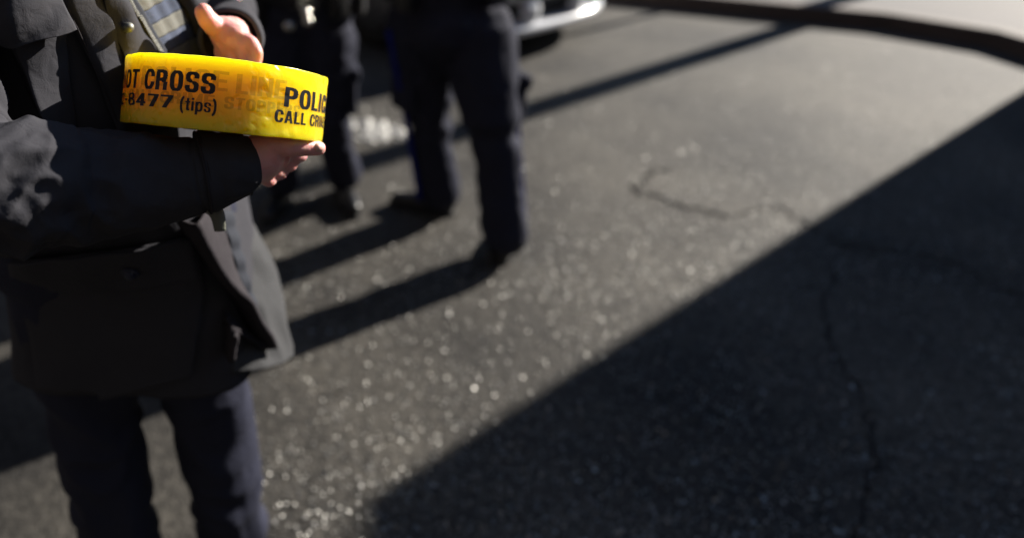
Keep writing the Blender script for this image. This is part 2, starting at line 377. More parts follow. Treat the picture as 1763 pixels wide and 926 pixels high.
def sky_blocker(x0, y0, x1, y1, h, label):  # unseen walls added around the scene to cut the sky fill
    t = thing('sky_blocker', label, 'building', ((x0+x1)/2, (y0+y1)/2, 0), 'dark brick row houses added to block sky light')
    v, f = box_geo(((x0+x1)/2, (y0+y1)/2, h/2), (x1-x0, y1-y0, h)); obj('wall', v, f, M['sky_blocker_brick'], t, smooth=False)
    v, f = box_geo(((x0+x1)/2, (y0+y1)/2, h+.15), (x1-x0+.3, y1-y0+.3, .3)); obj('roof', v, f, M['plastic'], t, smooth=False)
    front_y = y1 if y1 < 0 else y0
    for k in range(3):
        for fl_ in range(int(h//3)):
            if x1 < 0 and x1 > -12 and y0 < 6: c, sz = (x1, y0+(y1-y0)*(k+.5)/3, 1.8+3*fl_), (.08, 1.1, 1.5)
            else: c, sz = (x0+(x1-x0)*(k+.5)/3, front_y, 1.8+3*fl_), (1.1, .08, 1.5)
            v, f = box_geo(c, sz); obj('window', v, f, M['glass'], t, smooth=False)
for i in range(5): sky_blocker(-22+8*i, -13, -14.05+8*i, -5, 11, 'tall dark brick row house added behind the camera to block sky light')
for i in range(5): sky_blocker(-34+8*i, 17, -26.05+8*i, 26, 13, 'tall dark brick row house added far across the street to block sky light')
for i in range(3): sky_blocker(24, 6+9*i, 33, 14.95+9*i, 9, 'dark brick row house added at the far right to block sky light')
for i in range(4): sky_blocker(-13, -4.9+7*i, -5.5, 2.05+7*i, 11, 'tall dark brick row house added on the left to block sky light')

# ------------------------------------------------------------------ parked car
def car():
    O = Vector((0.70, 4.22, 0)); e = Vector((0.79, 0.613, 0)).normalized(); r = Vector((-e.y, e.x, 0))
    t = thing('parked_car', 'dark parked car with pale front bumper behind the two standing officers', 'car', O + e*0.95 + r*2.3)
    T = lambda x, y, z: O + e*x + r*y + Vector((0, 0, z))
    Wd, Ln = 1.9, 4.7
    # body shell: side profile lofted across the width, narrowing towards nose and roof
    prof = [(0.06, .42), (0.02, .62), (0.10, .78), (0.55, .92), (1.25, 1.0), (1.95, 1.42), (2.4, 1.5), (3.5, 1.47), (4.2, 1.12), (4.62, 1.05), (4.7, .7), (4.62, .38)]
    low = [(4.4, .30), (0.3, .30)]
    full = prof + low; n = len(full); xs = [0.0, 0.04, 0.16, .5, .95, 1.4, 1.74, 1.86, 1.9]
    vs = []
    for x in xs:
        k = abs(x/Wd*2-1)
        for (y, z) in full:
            yy = y + (0.22*k**3 if y < .3 and z > .35 else 0) - (0.12*k**3 if y > 4.5 else 0)
            inn = (0.17 if z > 1.2 else (0.03 if z > 0.85 else 0))*k**2
            zz = z - 0.04*k**4*(z > .85)
            xx = x + (inn if x < Wd/2 else -inn)
            vs.append(T(xx, yy, zz))
    m_ = len(xs)
    fs = [(i*n+j, i*n+(j+1) % n, (i+1)*n+(j+1) % n, (i+1)*n+j) for i in range(m_-1) for j in range(n)] + [tuple(range(n)), tuple(range((m_-1)*n, m_*n))]
    body = obj('body', vs, fs, M['car_paint'], t); bevel(body, 0.02)
    for s in (-0.006, Wd+.006):
        x0 = s + (0.15 if s < 0 else -0.15)
        q = [T(x0 + (0 if s < 0 else 0), 1.55, 1.08), T(x0, 2.12, 1.40), T(x0, 3.4, 1.40), T(x0, 3.95, 1.08)]
        side = e*(-0.03 if s < 0 else .03)
        obj('side_window', [a+side for a in q] + [a-side*.3 for a in q], [(0, 1, 2, 3), (7, 6, 5, 4), (0, 4, 5, 1), (1, 5, 6, 2), (2, 6, 7, 3), (3, 7, 4, 0)], M['glass'], t, smooth=False)
    q = [T(.22, 1.30, 1.035), T(Wd-.22, 1.30, 1.035), T(Wd-.32, 1.93, 1.43), T(.32, 1.93, 1.43)]
    obj('windscreen', q + [a - Vector((0, 0, .02)) for a in q], [(0, 1, 2, 3), (7, 6, 5, 4), (0, 4, 5, 1), (1, 5, 6, 2), (2, 6, 7, 3), (3, 7, 4, 0)], M['glass'], t, smooth=False)
    # bumper: curved bar wrapped round the nose, with an air intake, splitter and side ducts
    def bar(z0, z1, y0, dep, xa=-.02, xb=Wd+.02, n=26):
        vs, fs = [], []
        for i in range(n):
            x = xa + (xb-xa)*i/(n-1); k = abs(x/Wd*2-1); y = y0 + 0.30*k**3.2
            for (dy, z) in ((0.01, z0), (-.03, z0+.25*(z1-z0)), (-.035, z0+.7*(z1-z0)), (0.0, z1), (dep, z1), (dep, z0)): vs.append(T(x, y+dy, z))
        for i in range(n-1):
            for j in range(6): fs.append((i*6+j, i*6+(j+1) % 6, (i+1)*6+(j+1) % 6, (i+1)*6+j))
        fs += [tuple(range(6)), tuple(range((n-1)*6, n*6))]
        return vs, fs
    v, f = bar(.17, .255, -.05, .35); bb = obj('bumper', v, f, M['car_white'], t)
    v, f = bar(.40, .62, -.03, .3); obj('bumper', v, f, M['car_white'], t)
    v, f = bar(.26, .395, .04, .25); obj('air_intake', v, f, M['plastic'], bb)
    for xa, xb in ((0.06, .22), (.62, .74), (1.16, 1.28), (1.66, 1.84)):
        v, f = bar(.24, .42, -.035, .12, xa, xb, 6); obj('strut', v, f, M['car_white'], bb)
    v, f = bar(.64, .76, -.01, .15, .5, 1.4, 14); obj('grille', v, f, M['plastic'], t)
    for xa, xb in ((.03, .42), (1.48, 1.87)):
        v, f = bar(.65, .78, -.02, .2, xa, xb, 10); obj('headlight', v, f, M['lamp'], t)
    for x in (0.10, Wd-.10):
        for y in (.88, 3.75):
            tk = .23; ax = e
            def disc(rads, wid, n=40):
                vs, fs = [], []
                for (w, rr) in zip(wid, rads):
                    for i in range(n):
                        a = 2*math.pi*i/n; vs.append(T(x+w, y+rr*math.cos(a), .33+rr*math.sin(a)))
                k = len(rads)
                for i in range(k-1):
                    for j in range(n): fs.append((i*n+j, i*n+(j+1) % n, (i+1)*n+(j+1) % n, (i+1)*n+j))
                fs += [tuple(range(n)), tuple(range((k-1)*n, k*n))]
                return vs, fs
            v, f = disc([.22, .30, .33, .33, .30, .22], [-.115, -.11, -.08, .08, .11, .115]); w = obj('wheel', v, f, M['rubber'], t)
            v, f = disc([.20, .215, .215, .20], [-.12, -.117, .117, .12]); obj('rim', v, f, M['rim'], w)
    v, f = tube_geo([T(.0, 1.6, 1.08), T(-.12, 1.58, 1.12)], [.03, .03], 10)
    v2, f2 = cap_geo(T(-.08, 1.55, 1.13), .07, T(-.2, 1.55, 1.13), .06); V, F_ = merge([(v, f), (v2, f2)]); obj('mirror', V, F_, M['car_paint'], t)
car()

# ------------------------------------------------------------------ hands helper
def finger(chain, r0, r1):
    n = len(chain)-1
    return [(chain[i], r0+(r1-r0)*i/n, chain[i+1], r0+(r1-r0)*(i+1)/n) for i in range(n)]

def head_caps(c, f, s=1.0):
    """head about centre c facing f (unit, horizontal)"""
    c = Vector(c); f = Vector(f).normalized(); l = Vector((-f.y, f.x, 0)); z = Vector((0, 0, 1))
    q = lambda a, b_, d: c + f*a*s + l*b_*s + z*d*s
    return [(q(-.03, 0, .03), .088*s, q(.03, 0, .03), .078*s), (q(.03, 0, -.02), .066*s, q(.045, 0, -.08), .038*s), (q(.02, -.03, -.06), .045*s, q(.02, .03, -.06), .045*s),
            (q(.100, 0, .025), .008*s, q(.122, 0, -.018), .014*s), (q(.088, -.02, -.055), .010*s, q(.088, .02, -.055), .010*s),
            (q(0, .086, .01), .013*s, q(-.005, .086, -.025), .010*s), (q(0, -.086, .01), .013*s, q(-.005, -.086, -.025), .010*s),
            (q(-.03, 0, -.06), .055*s, q(-.035, 0, -.15), .056*s)]
def head_extras(c, f, body, cap=True):
    c = Vector(c); f = Vector(f).normalized(); l = Vector((-f.y, f.x, 0)); z = Vector((0, 0, 1))
    V = []
    blob('hair', [(c-f*.04+z*.035, .094, c+f*.005+z*.05, .088), (c-f*.06-z*.02, .07, c-f*.06-z*.07, .05)], .008, M['hair'], body)
    for sgn in (-1, 1):
        v, f_ = cap_geo(c+f*.080+l*.032*sgn+z*.025, .011, c+f*.081+l*.032*sgn+z*.025, .011); obj('eye', v, f_, M['eye'], body)
    if cap:
        v1 = tube_geo([c+z*.07, c+z*.10, c+z*.125, c+z*.14], [(.098, .098), (.104, .104), (.12, .12), (.10, .10)], 30)
        v2 = cap_geo(c+f*.08-l*.05+z*.072, .012, c+f*.08+l*.05+z*.072, .012); v3 = box_geo(c+f*.12+z*.070, (.07, .10, .006))
        v, f_ = merge([v1, v2, v3]); obj('cap', v, f_, M['trouser'], body)

# ------------------------------------------------------------------ officers standing behind
def officer(name, label, loc, J, facing, side_piping, hand_pose=None, girth=1.0):
    """J: dict of joints in world coordinates"""
    t = thing(name, label, 'person', loc)
    f = Vector(facing).normalized(); l = Vector((-f.y, f.x, 0)); z = Vector((0, 0, 1))
    pel, che, hd = Vector(J['pelvis']), Vector(J['chest']), Vector(J['head'])
    # body (skin): neck, head, arms, core and legs
    caps = head_caps(hd, f)
    caps += [(hd-z*.14, .052, che+z*.12, .06), (che+z*.08-l*.12, .07, che+z*.08+l*.12, .07), (che, .12, pel+z*.12, .085), (pel+z*.12, .085, pel, .085)]
    for sd in ('l', 'r'):
        h, k, a = [Vector(J[q+sd]) for q in ('hip', 'knee', 'ank')]
        caps += [(h, .075, k, .05), (k, .048, a, .035)]
        s, e_, w = [Vector(J[q+sd]) for q in ('sho', 'elb', 'wri')]
        caps += [(s, .05, e_, .04), (e_, .038, w, .027)]
        d = (w-e_).normalized(); o_ = d.orthogonal().normalized()
        side = l if abs(d.dot(l)) < .8 else f; palm = w + d*.05
        caps += [(w, .026, palm, .030)]
        for k_, off in enumerate((-.027, -.009, .009, .027)):
            b0 = palm + side*off + d*.025; L = (.062, .075, .07, .052)[k_]
            caps += finger([b0, b0+d*L*.5-f*.004, b0+d*L*.85+(f*.02 if abs(d.dot(f)) < .7 else -z*.02)], .0095, .0075)
        caps += finger([w+d*.02+side*.03, w+d*.055+side*.048, w+d*.085+side*.05], .012, .009)
    body = blob('body', caps, .0075, M['skin'], t, smooth=4)
    head_extras(hd, f, body)
    # trousers
    caps = [(pel-l*.07+z*.05, .125*girth, pel+l*.07+z*.05, .125*girth), (pel-f*.04-l*.06-z*.04, .12*girth, pel-f*.04+l*.06-z*.04, .12*girth)]
    for sd in ('l', 'r'):
        h, k, a = [Vector(J[q+sd]) for q in ('hip', 'knee', 'ank')]
        mid = h.lerp(k, .5)
        caps += [(h, .124*girth, mid, .108*girth), (mid, .108*girth, k, .084*girth), (k, .078*girth, k.lerp(a, .55), .074*girth), (k.lerp(a, .55), .078*girth, a+z*.02, .082*girth)]
    hl, hr_ = Vector(J['hipl']), Vector(J['hipr']); caps += [(hl.lerp(hr_, .3)-z*.06, .085, hl.lerp(hr_, .7)-z*.06, .085)]
    def wf(c):
        kn = min(abs(c.z-.5)/.25, 1)
        return 0.014*(1.5-kn)*(fold(c, 5.5, J.get('seed', 1), (1, 1, 1.5))-.45) + .003*fold(c, 14, 7)
    blob('trousers', caps, .009, M['trouser'], t, smooth=5, wr=wf)
    # cargo pocket on the outer thigh
    for sd, sg in (('l', 1), ('r', -1)):
        h, k = Vector(J['hip'+sd]), Vector(J['knee'+sd]); c = h.lerp(k, .62) + l*sg*.09*girth
        v, fc = box_geo(c, (.15, .045, .19), Matrix.Rotation(math.atan2(f.y, f.x), 3, 'Z')); o_ = obj('cargo_pocket', v, fc, M['trouser'], t); bevel(o_, .02, 3)
        v, fc = box_geo(c+z*.075+l*sg*.008, (.16, .05, .055), Matrix.Rotation(math.atan2(f.y, f.x), 3, 'Z')); o2 = obj('flap', v, fc, M['trouser'], o_); bevel(o2, .015, 3)
        if side_piping:
            a = Vector(J['ank'+sd]); pts = []; R0 = .118*girth
            for i in range(26):
                u = i/25; p = h.lerp(k, u*2) if u < .5 else k.lerp(a, (u-.5)*2)
                rr = (.128 - .04*min(1, u*2))*girth
                pts.append(p + l*sg*(rr+.004) + z*.0)
            v, fc = tube_geo(pts, [(.008, .019)]*26, 8, ref=f); obj('piping', v, fc, M['piping'], t)
    # boots
    for sd in ('l', 'r'):
        a = Vector(J['ank'+sd]); tf = Vector(J['toe'+sd]).normalized()
        g = Vector((a.x, a.y, 0))
        caps = [(a+z*.02, .052, g+z*.05-tf*.02, .047), (g-tf*.035+z*.036, .036, g+tf*.10+z*.036, .04), (g+tf*.10+z*.036, .042, g+tf*.185+z*.034, .032)]
        bt = blob('boot', caps, .006, M['boot'], t, smooth=5)
        tl = Vector((-tf.y, tf.x, 0)); pts = []
        for i in range(28):
            an = 2*math.pi*i/28; pts.append(g + tf*(.075+.15*math.cos(an)) + tl*.048*math.sin(an)*(1-.1*math.cos(an)))
        vs = [Vector((p.x, p.y, 0.0)) for p in pts] + [Vector((p.x, p.y, .018)) for p in pts]
        obj('sole', vs, [tuple(range(28)), tuple(range(28, 56))] + [(i, (i+1) % 28, 28+(i+1) % 28, 28+i) for i in range(28)], M['rubber'], bt)
    # jacket
    caps = [(che-l*.10, .145, che+l*.10, .145), (che+z*.11-l*.12, .085, che+z*.11+l*.12, .085), (pel+z*.20-l*.06, .145, pel+z*.20+l*.06, .145), (che, .16, pel+z*.18, .155)]
    for sd in ('l', 'r'):
        s, e_, w = [Vector(J[q+sd]) for q in ('sho', 'elb', 'wri')]
        caps += [(s, .075, e_, .062), (e_, .06, w.lerp(e_, .08), .047)]
    blob('jacket', caps, .010, M['jacket'], t, smooth=5, wr=lambda c: .010*(fold(c, 10, 3)-.5))
    # duty belt with buckle and pouches
    n = 40; pts = []
    for i in range(n+1):
        an = 2*math.pi*i/n; pts.append(pel+z*.13 + f*math.cos(an)*.150*girth + l*math.sin(an)*.205*girth)
    v, fc = tube_geo(pts, [(.006, .026)]*(n+1), 8, ref=Vector((1, 1, 0))); bl = obj('duty_belt', v, fc, M['belt'], t)
    for an, sz in ((.55, (.05, .07, .10)), (1.2, (.05, .08, .12)), (1.9, (.05, .07, .15)), (3.3, (.04, .10, .08)), (4.2, (.05, .07, .13)), (5.2, (.06, .08, .18))):
        p = pel+z*.11 + f*math.cos(an)*.172*girth + l*math.sin(an)*.228*girth
        v, fc = box_geo(p, sz, Matrix.Rotation(math.atan2(f.y, f.x)+an, 3, 'Z')); q = obj('pouch', v, fc, M['belt'], bl); bevel(q, .012, 3)
    p = pel+z*.13+f*.162*girth; v, fc = box_geo(p, (.010, .075, .055), Matrix.Rotation(math.atan2(f.y, f.x), 3, 'Z')); q = obj('buckle', v, fc, M['steel'], bl); bevel(q, .004)
    for b_ in J.get('studs', ()):
        v, fc = cap_geo(Vector(b_), .018, Vector(b_)+f*.004, .018); obj('snap', v, fc, M['steel'], bl)
    return t

J2 = dict(pelvis=(.375, 2.38, .93), chest=(.37, 2.40, 1.30), head=(.36, 2.43, 1.66),
          hipr=(.455, 2.33, .86), kneer=(.54, 2.24, .48), ankr=(.60, 2.20, .09),
          hipl=(.27, 2.42, .86), kneel=(.315, 2.48, .48), ankl=(.39, 2.53, .09),
          toer=(.35, 1, 0), toel=(-1, .35, 0),
          shor=(.56, 2.36, 1.42), elbr=(.66, 2.50, 1.15), wrir=(.56, 2.70, 1.08),
          shol=(.18, 2.46, 1.42), elbl=(.10, 2.60, 1.16), wril=(.22, 2.78, 1.12), seed=2)
officer('person', 'officer in dark trousers with blue side piping, back turned, standing on the open road', (.5, 2.4, 0), J2, (-.45, .9, 0), True, girth=1.08)
J1 = dict(pelvis=(-.17, 2.58, .82), chest=(-.17, 2.58, 1.2), head=(-.17, 2.55, 1.57),
          hipr=(-.26, 2.58, .76), kneer=(-.30, 2.53, .44), ankr=(-.29, 2.62, .09),
          hipl=(-.085, 2.58, .76), kneel=(-.075, 2.54, .44), ankl=(-.02, 2.68, .09),
          toer=(-.3, -1, 0), toel=(.25, -1, 0),
          shor=(-.37, 2.58, 1.32), elbr=(-.50, 2.58, 1.12), wrir=(-.30, 2.36, 1.24),
          shol=(.03, 2.58, 1.32), elbl=(.12, 2.58, 1.12), wril=(-.06, 2.36, 1.26), seed=5,
          studs=[tuple(P(527, 22, 2.33)), tuple(P(530, 37, 2.34)), tuple(P(497, 45, 2.33))])
officer('person', 'officer facing the camera with shiny belt buckle, standing just behind the yellow tape roll', (-.15, 2.6, 0), J1, (.15, -1, 0), False, girth=.95)

# ------------------------------------------------------------------ the officer in front who holds the tape
ME = thing('person', 'officer in black parka and striped vest at the left, holding a yellow tape roll', 'person', (-.36, .92, 0))
psi = R_(-14); Fd = Vector((math.cos(psi), math.sin(psi), 0)); Ld = Vector((-Fd.y, Fd.x, 0)); Z = Vector((0, 0, 1))
# torso rings: z, centre x, centre y, half depth, half width
rings = [(.70, -.372, .96, .215, .145, -2), (.80, -.366, .96, .205, .138, -2), (.92, -.365, .96, .195, .14, -2), (1.02, -.372, .96, .185, .188, -2.6), (1.10, -.377, .96, .175, .208, -5), (1.20, -.386, .96, .168, .218, -9),
         (1.30, -.395, .96, .16, .205, -13), (1.38, -.396, .96, .15, .21, -13.5), (1.45, -.395, .96, .12, .192, -14), (1.50, -.40, .962, .11, .14, -14), (1.545, -.41, .965, .08, .09, -14), (1.57, -.41, .965, .07, .07, -14)]
def torso():
    rs = spline(rings, 150); n = 200; vs, fs = [], []
    for i, (z, cx_, cy_, a, b_, ps) in enumerate(rs):
        Fr = Vector((math.cos(R_(ps)), math.sin(R_(ps)), 0)); Lr = Vector((-Fr.y, Fr.x, 0))
        for j in range(n):
            th = 2*math.pi*j/n; c, s = math.cos(th), math.sin(th)
            k_ = .5 if z < 1.40 else .5+.45*min(1, (z-1.40)/.1); c = math.copysign(abs(c)**k_, c); s = math.copysign(abs(s)**k_, s)
            p = Vector((cx_, cy_, z)) + Fr*a*c + Lr*b_*s
            out = (Fr*c + Lr*s).normalized()
            p += out*(.006*(fold(p, 5, 3, (1, 1, .5))-.5) + .0025*(fold(p, 16, 8, (1, 1, .6))-.5))
            vs.append(p)
    for i in range(149):
        for j in range(n): fs.append((i*n+j, i*n+(j+1) % n, (i+1)*n+(j+1) % n, (i+1)*n+j))
    fs += [tuple(range(n)), tuple(range(149*n, 150*n))]
    return obj('jacket', vs, fs, M['jacket'], ME)
jacket = torso(); JB = bvh_of(jacket)
def drape_pt(px, py, off):
    o_, d = EYE, ray(px, py).normalized()
    hit = JB.ray_cast(o_, d)
    if hit[0] is None:
        h = JB.find_nearest(P(px, py, .95)); return h[0] + h[1]*off, h[1]
    return hit[0] + hit[1]*off, hit[1]
def lerp_poly(pts, t):
    L = [0]
    for a, b_ in zip(pts, pts[1:]): L.append(L[-1] + math.hypot(b_[0]-a[0], b_[1]-a[1]))
    s = t*L[-1]
    for i in range(len(pts)-1):
        if s <= L[i+1] + 1e-9:
            u = (s-L[i])/max(L[i+1]-L[i], 1e-9); return (pts[i][0]+(pts[i+1][0]-pts[i][0])*u, pts[i][1]+(pts[i+1][1]-pts[i][1])*u)
    return pts[-1]
def drape(name, left, right, m, off=.004, thick=.003, relief=None, nu=50, nv=40, parent=None, soft=True):
    """a cloth panel that follows the jacket, between two edge lines"""
    vs = []
    for i in range(nu):
        a = lerp_poly(left, i/(nu-1)); b_ = lerp_poly(right, i/(nu-1))
        for j in range(nv):
            t = j/(nv-1); q = (a[0]+(b_[0]-a[0])*t, a[1]+(b_[1]-a[1])*t)
            o_ = off + (relief(i/(nu-1), t) if relief else 0)
            p, nr = drape_pt(q[0], q[1], o_); vs.append(p)
    if soft:
        A = np.array([tuple(v) for v in vs]).reshape(nu, nv, 3)
        for _ in range(3):
            B = A.copy(); B[1:-1] = (A[:-2]+2*A[1:-1]+A[2:])/4; A = B.copy(); A[:, 1:-1] = (B[:, :-2]+2*B[:, 1:-1]+B[:, 2:])/4
        vs = [Vector(v) for v in A.reshape(-1, 3)]
    o = obj(name, vs, grid_faces(nu, nv), m, parent or ME, fix=False)
    # face the camera side
    if o.data.polygons[0].normal.dot(EYE - vs[0]) < 0: o.data.flip_normals()
    return thicken(o, thick, 1.0)
sn = math.sin
# chest pocket with flap
drape('chest_pocket', [(14, 40), (40, 110), (68, 170), (92, 222)], [(112, 38), (118, 90), (126, 160), (134, 222)], M['jacket'], .006, .004,
      relief=lambda u, t: .046*min(t/.45, (1-t)/.55)*(1-.2*u) + .003*sn(u*9+t*4), parent=jacket)
drape('pocket_flap', [(0, -30), (4, 10), (10, 42)], [(88, -30), (104, 8), (120, 42)], M['jacket'], .014, .005,
      relief=lambda u, t: .040*min(t/.42, (1-t)/.58) + .006*u + .003*sn(u*7+t*9), parent=jacket)
# storm flap beside the zip, with a pressed stud
drape('storm_flap', [(92, -40), (108, 0), (138, 68), (168, 137), (205, 232)], [(160, -40), (168, 0), (190, 62), (212, 128), (250, 232)], M['jacket'], .006, .004,
      relief=lambda u, t: .005*min(t/.15, 1)*(1-.5*t) + .003*sn(u*14+t*3), parent=jacket)
drape('placket', [(158, -40), (166, 0), (190, 62), (212, 130), (250, 235)], [(188, -40), (200, 0), (228, 40), (254, 92), (300, 200)], M['jacket'], .010, .004,
      relief=lambda u, t: .009*sn(math.pi*t) + .003*sn(u*18+t*5), parent=jacket)
st = thing  # (alias kept short)
p, nr = drape_pt(192, 48, .024)
v, f = cap_geo(p, .0062, p+nr*.0025, .0062, 20); obj('snap', v, f, M['brass'], jacket)
# vest: alternating webbing bands between the zip and the far front
def xl(y): return 212 + (y/92)*50
def xr(y): return 300 + (y/92)*46
def band(y0, y1, m):
    def ends(yy):
        x = 250.0; a = b_ = 250.0
        for _ in range(30): a = xl(yy - .58*(a-250))
        for _ in range(30): b_ = xr(yy - .58*(b_-250))
        return (a-6, yy-.58*(a-6-250)), (b_+4, yy-.58*(b_+4-250))
    A0, B0 = ends(y0); A1, B1 = ends(y1)
    return [A0, A1], [B0, B1]
vest = drape('vest', [(195, -60), (205, 0), (240, 70), (262, 130), (300, 200)], [(280, -60), (306, 0), (330, 60), (350, 110), (360, 200)], M['vest_dark'], .0035, .003, parent=ME)
for i, (y0, y1) in enumerate(((-51, -20), (-19, 12), (13, 44), (45, 76), (77, 108), (109, 140), (141, 172))):
    L_, R__ = band(y0, y1, None)
    o = drape('webbing', L_, R__, M['vest_tan'] if i % 2 else M['vest_blue'], .009, .002, relief=lambda u, t: .0015*sn(t*25), nu=10, nv=40, parent=vest)
# zip: two tapes and a row of teeth
zl = [(186, -40), (198, 0), (212, 25), (233, 62), (254, 96), (290, 170)]
zr = [(196, -40), (209, 0), (223, 25), (243, 62), (264, 96), (300, 170)]
zp = drape('zip', [(a+1, b) for a, b in zl], [(a+9, b) for a, b in zr], M['vest_dark'], .014, .002, nu=60, nv=6, parent=jacket)
parts = []
for i in range(95):
    a = lerp_poly(zl, i/94); b_ = lerp_poly(zr, i/94)
    p0, n0 = drape_pt(a[0]+2.5, a[1], .0185); p1, n1 = drape_pt(a[0]+7.5, a[1]-1.8, .0185); parts.append(cap_geo(p0, .0010, p1, .0010, 8, 2))
v, f = merge(parts); obj('teeth', v, f, M['teeth'], zp)
# far front edge of the open parka, rolled
drape('lapel', [(272, -60), (298, 0), (325, 60), (345, 96), (372, 190)], [(294, -60), (318, 0), (338, 60), (352, 96), (382, 190)], M['jacket'], .012, .006,
      relief=lambda u, t: .012*sn(math.pi*t)+.003*sn(u*22), parent=jacket)
# piping lines along panel seams (raised, stitched)
def seam(pts, off, r=.0011):
    q = [drape_pt(*lerp_poly(pts, i/49), off)[0] for i in range(50)]
    return tube_geo(q, [r]*50, 6)
v, f = merge([seam([(92, -40), (108, 0), (138, 68), (168, 137), (205, 232)], .0115), seam([(14, 40), (40, 110), (68, 170), (92, 222)], .0125)])
obj('seam', v, f, M['jacket_edge'], jacket)
# lower pocket flap with its large button, lower storm flap catching the sun
drape('lower_pocket', [(25, 440), (60, 570), (80, 700)], [(330, 400), (350, 500), (330, 640)], M['jacket'], .008, .005, relief=lambda u, t: .005*sn(math.pi*t), parent=jacket)
drape('pocket_flap', [(24, 438), (34, 490)], [(318, 402), (338, 466)], M['jacket'], .012, .005, relief=lambda u, t: .006*sn(math.pi*t)+.002*sn(t*20), parent=jacket)
p, nr = drape_pt(232, 443, .024)
def torus_geo(c, nrm, R, r, n=32):
    a = nrm.orthogonal().normalized(); b_ = nrm.cross(a); return tube_geo([c+a*R*math.cos(t)+b_*R*math.sin(t) for t in np.linspace(0, 2*math.pi, n)], [r]*n, 10, ref=nrm)
v, f = merge([cap_geo(p-nr*.002, .0105, p, .0105, 24), torus_geo(p+nr*.001, nr, .0108, .0022), torus_geo(p+nr*.001, nr, .0055, .0014)]); obj('button', v, f, M['button'], jacket)
drape('storm_flap', [(300, 370), (314, 395), (360, 455), (400, 508), (440, 600), (455, 720)], [(350, 358), (366, 372), (392, 440), (414, 506), (452, 600), (470, 720)], M['jacket_edge'], .006, .005,
      relief=lambda u, t: .036*(1-t)**1.2*min(1, t/.06)+.002*sn(u*24+t*4), parent=jacket)
drape('gap_shade_strip', [(366, 366), (388, 436), (409, 506), (432, 600)], [(386, 366), (404, 436), (424, 506), (446, 600)], M['vest_dark'], .010, .004, relief=lambda u, t: .003*sn(u*40), nv=10, parent=jacket)  # dark cloth strip paints the shaded gap before the far panel
# waist strap with stitched end
def relief_strap(name, pts, wid, m, parent):
    g = spline(pts, 24); vs = []
    for i, q in enumerate(g):
        c = P(q[0], q[1], q[2]); t_ = Vector(P(*g[min(i+1, 23)])) - Vector(P(*g[max(i-1, 0)])); t_.normalize(); s_ = t_.cross(FW).normalized()
        for k in (-1, -.5, 0, .5, 1): vs.append(c + s_*wid*k - FW*(.004*(1-k*k)))
    o = obj(name, vs, grid_faces(24, 5), m, parent, fix=False); return thicken(o, .004, 0)
def strap_loop():
    L_ = spline([(338, 372, .86), (352, 366, .845), (364, 374, .835), (371, 398, .835)], 24); R_s = spline([(362, 357, .85), (374, 353, .838), (386, 366, .828), (388, 397, .832)], 24); vs = []
    for i in range(24):
        a_, c_ = P(*L_[i]), P(*R_s[i])
        for j in range(9): t = j/8; vs.append(a_.lerp(c_, t) - FW*(.005*sn(math.pi*t)))
    return thicken(obj('strap', vs, grid_faces(24, 9), M['tab'], jacket, fix=False), .003, 0)
strap_loop()
# far front panel of the parka, hanging open and lit by the sun
def far_panel():
    L = [(350, 300, 1.06), (366, 380, 1.08), (378, 440, 1.09), (388, 506, 1.10), (394, 570, 1.11), (398, 640, 1.11)]
    Rr = [(392, 330, 1.20), (424, 378, 1.24), (460, 440, 1.26), (481, 506, 1.27), (494, 570, 1.27), (500, 612, 1.26)]
    a = spline(L, 70); b_ = spline(Rr, 70); vs = []
    for i in range(70):
        A, B = P(*a[i]), P(*b_[i])
        for j in range(36):
            t = j/35; p = A.lerp(B, t) + Vector((.85, -.5, .1))*(.018*sn(math.pi*t)**.8 + .006*(fold(A.lerp(B, t), 12, 4)-.5))
            vs.append(p)
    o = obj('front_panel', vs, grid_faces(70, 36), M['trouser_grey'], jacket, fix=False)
    return thicken(o, .006, -1)
far_panel()

# sleeve of the near arm: px path with depth and radius in metres
skeys = [(-165, -80, 0.77, 0.0669), (-140, 60, 0.745, 0.0669), (-128, 180, 0.71, 0.0669), (-108, 270, 0.685, 0.067), (-55, 322, 0.675, 0.0649), (0, 325, 0.678, 0.0634), (60, 322, 0.697, 0.0633), (140, 318, 0.73, 0.0602), (220, 314, 0.745, 0.0564), (290, 308, 0.76, 0.0505), (350, 298, 0.765, 0.0442), (395, 288, 0.765, 0.037), (424, 281, 0.778, 0.0325)]
def sleeve():
    ks = spline(skeys, 260); n = 150
    pts = [P(k[0], k[1], k[2]) for k in ks]
    vs, fs = tube_geo(pts, [k[3] for k in ks], n)
    out = []
    for i in range(260):
        k = ks[i]; x = k[0]
        for j in range(n):
            v = Vector(vs[i*n+j]); nr = (v-pts[i]).normalized()
            amp = max(0, min(1, (330-x)/330))
            # folds bunch at the elbow and fade towards the cuff
            u = (v.x*math.cos(.6)+v.z*math.sin(.6))
            d = .017*amp**1.1*(fold(v, 11, 2.3, (1.5, .8, .8))-.5) + .006*amp*(fold(v, 24, 4)-.5) + .0035*(fold(v, 15, 6)-.5) + .0012*(fold(v, 38, 9)-.5)
            if 338 < x < 352: d -= .002*math.exp(-((x-346)/3)**2)
            out.append(v + nr*d)
    out += vs[-2:]
    return obj('sleeve', out, fs, M['jacket'], ME, fix=True)
slv = sleeve()
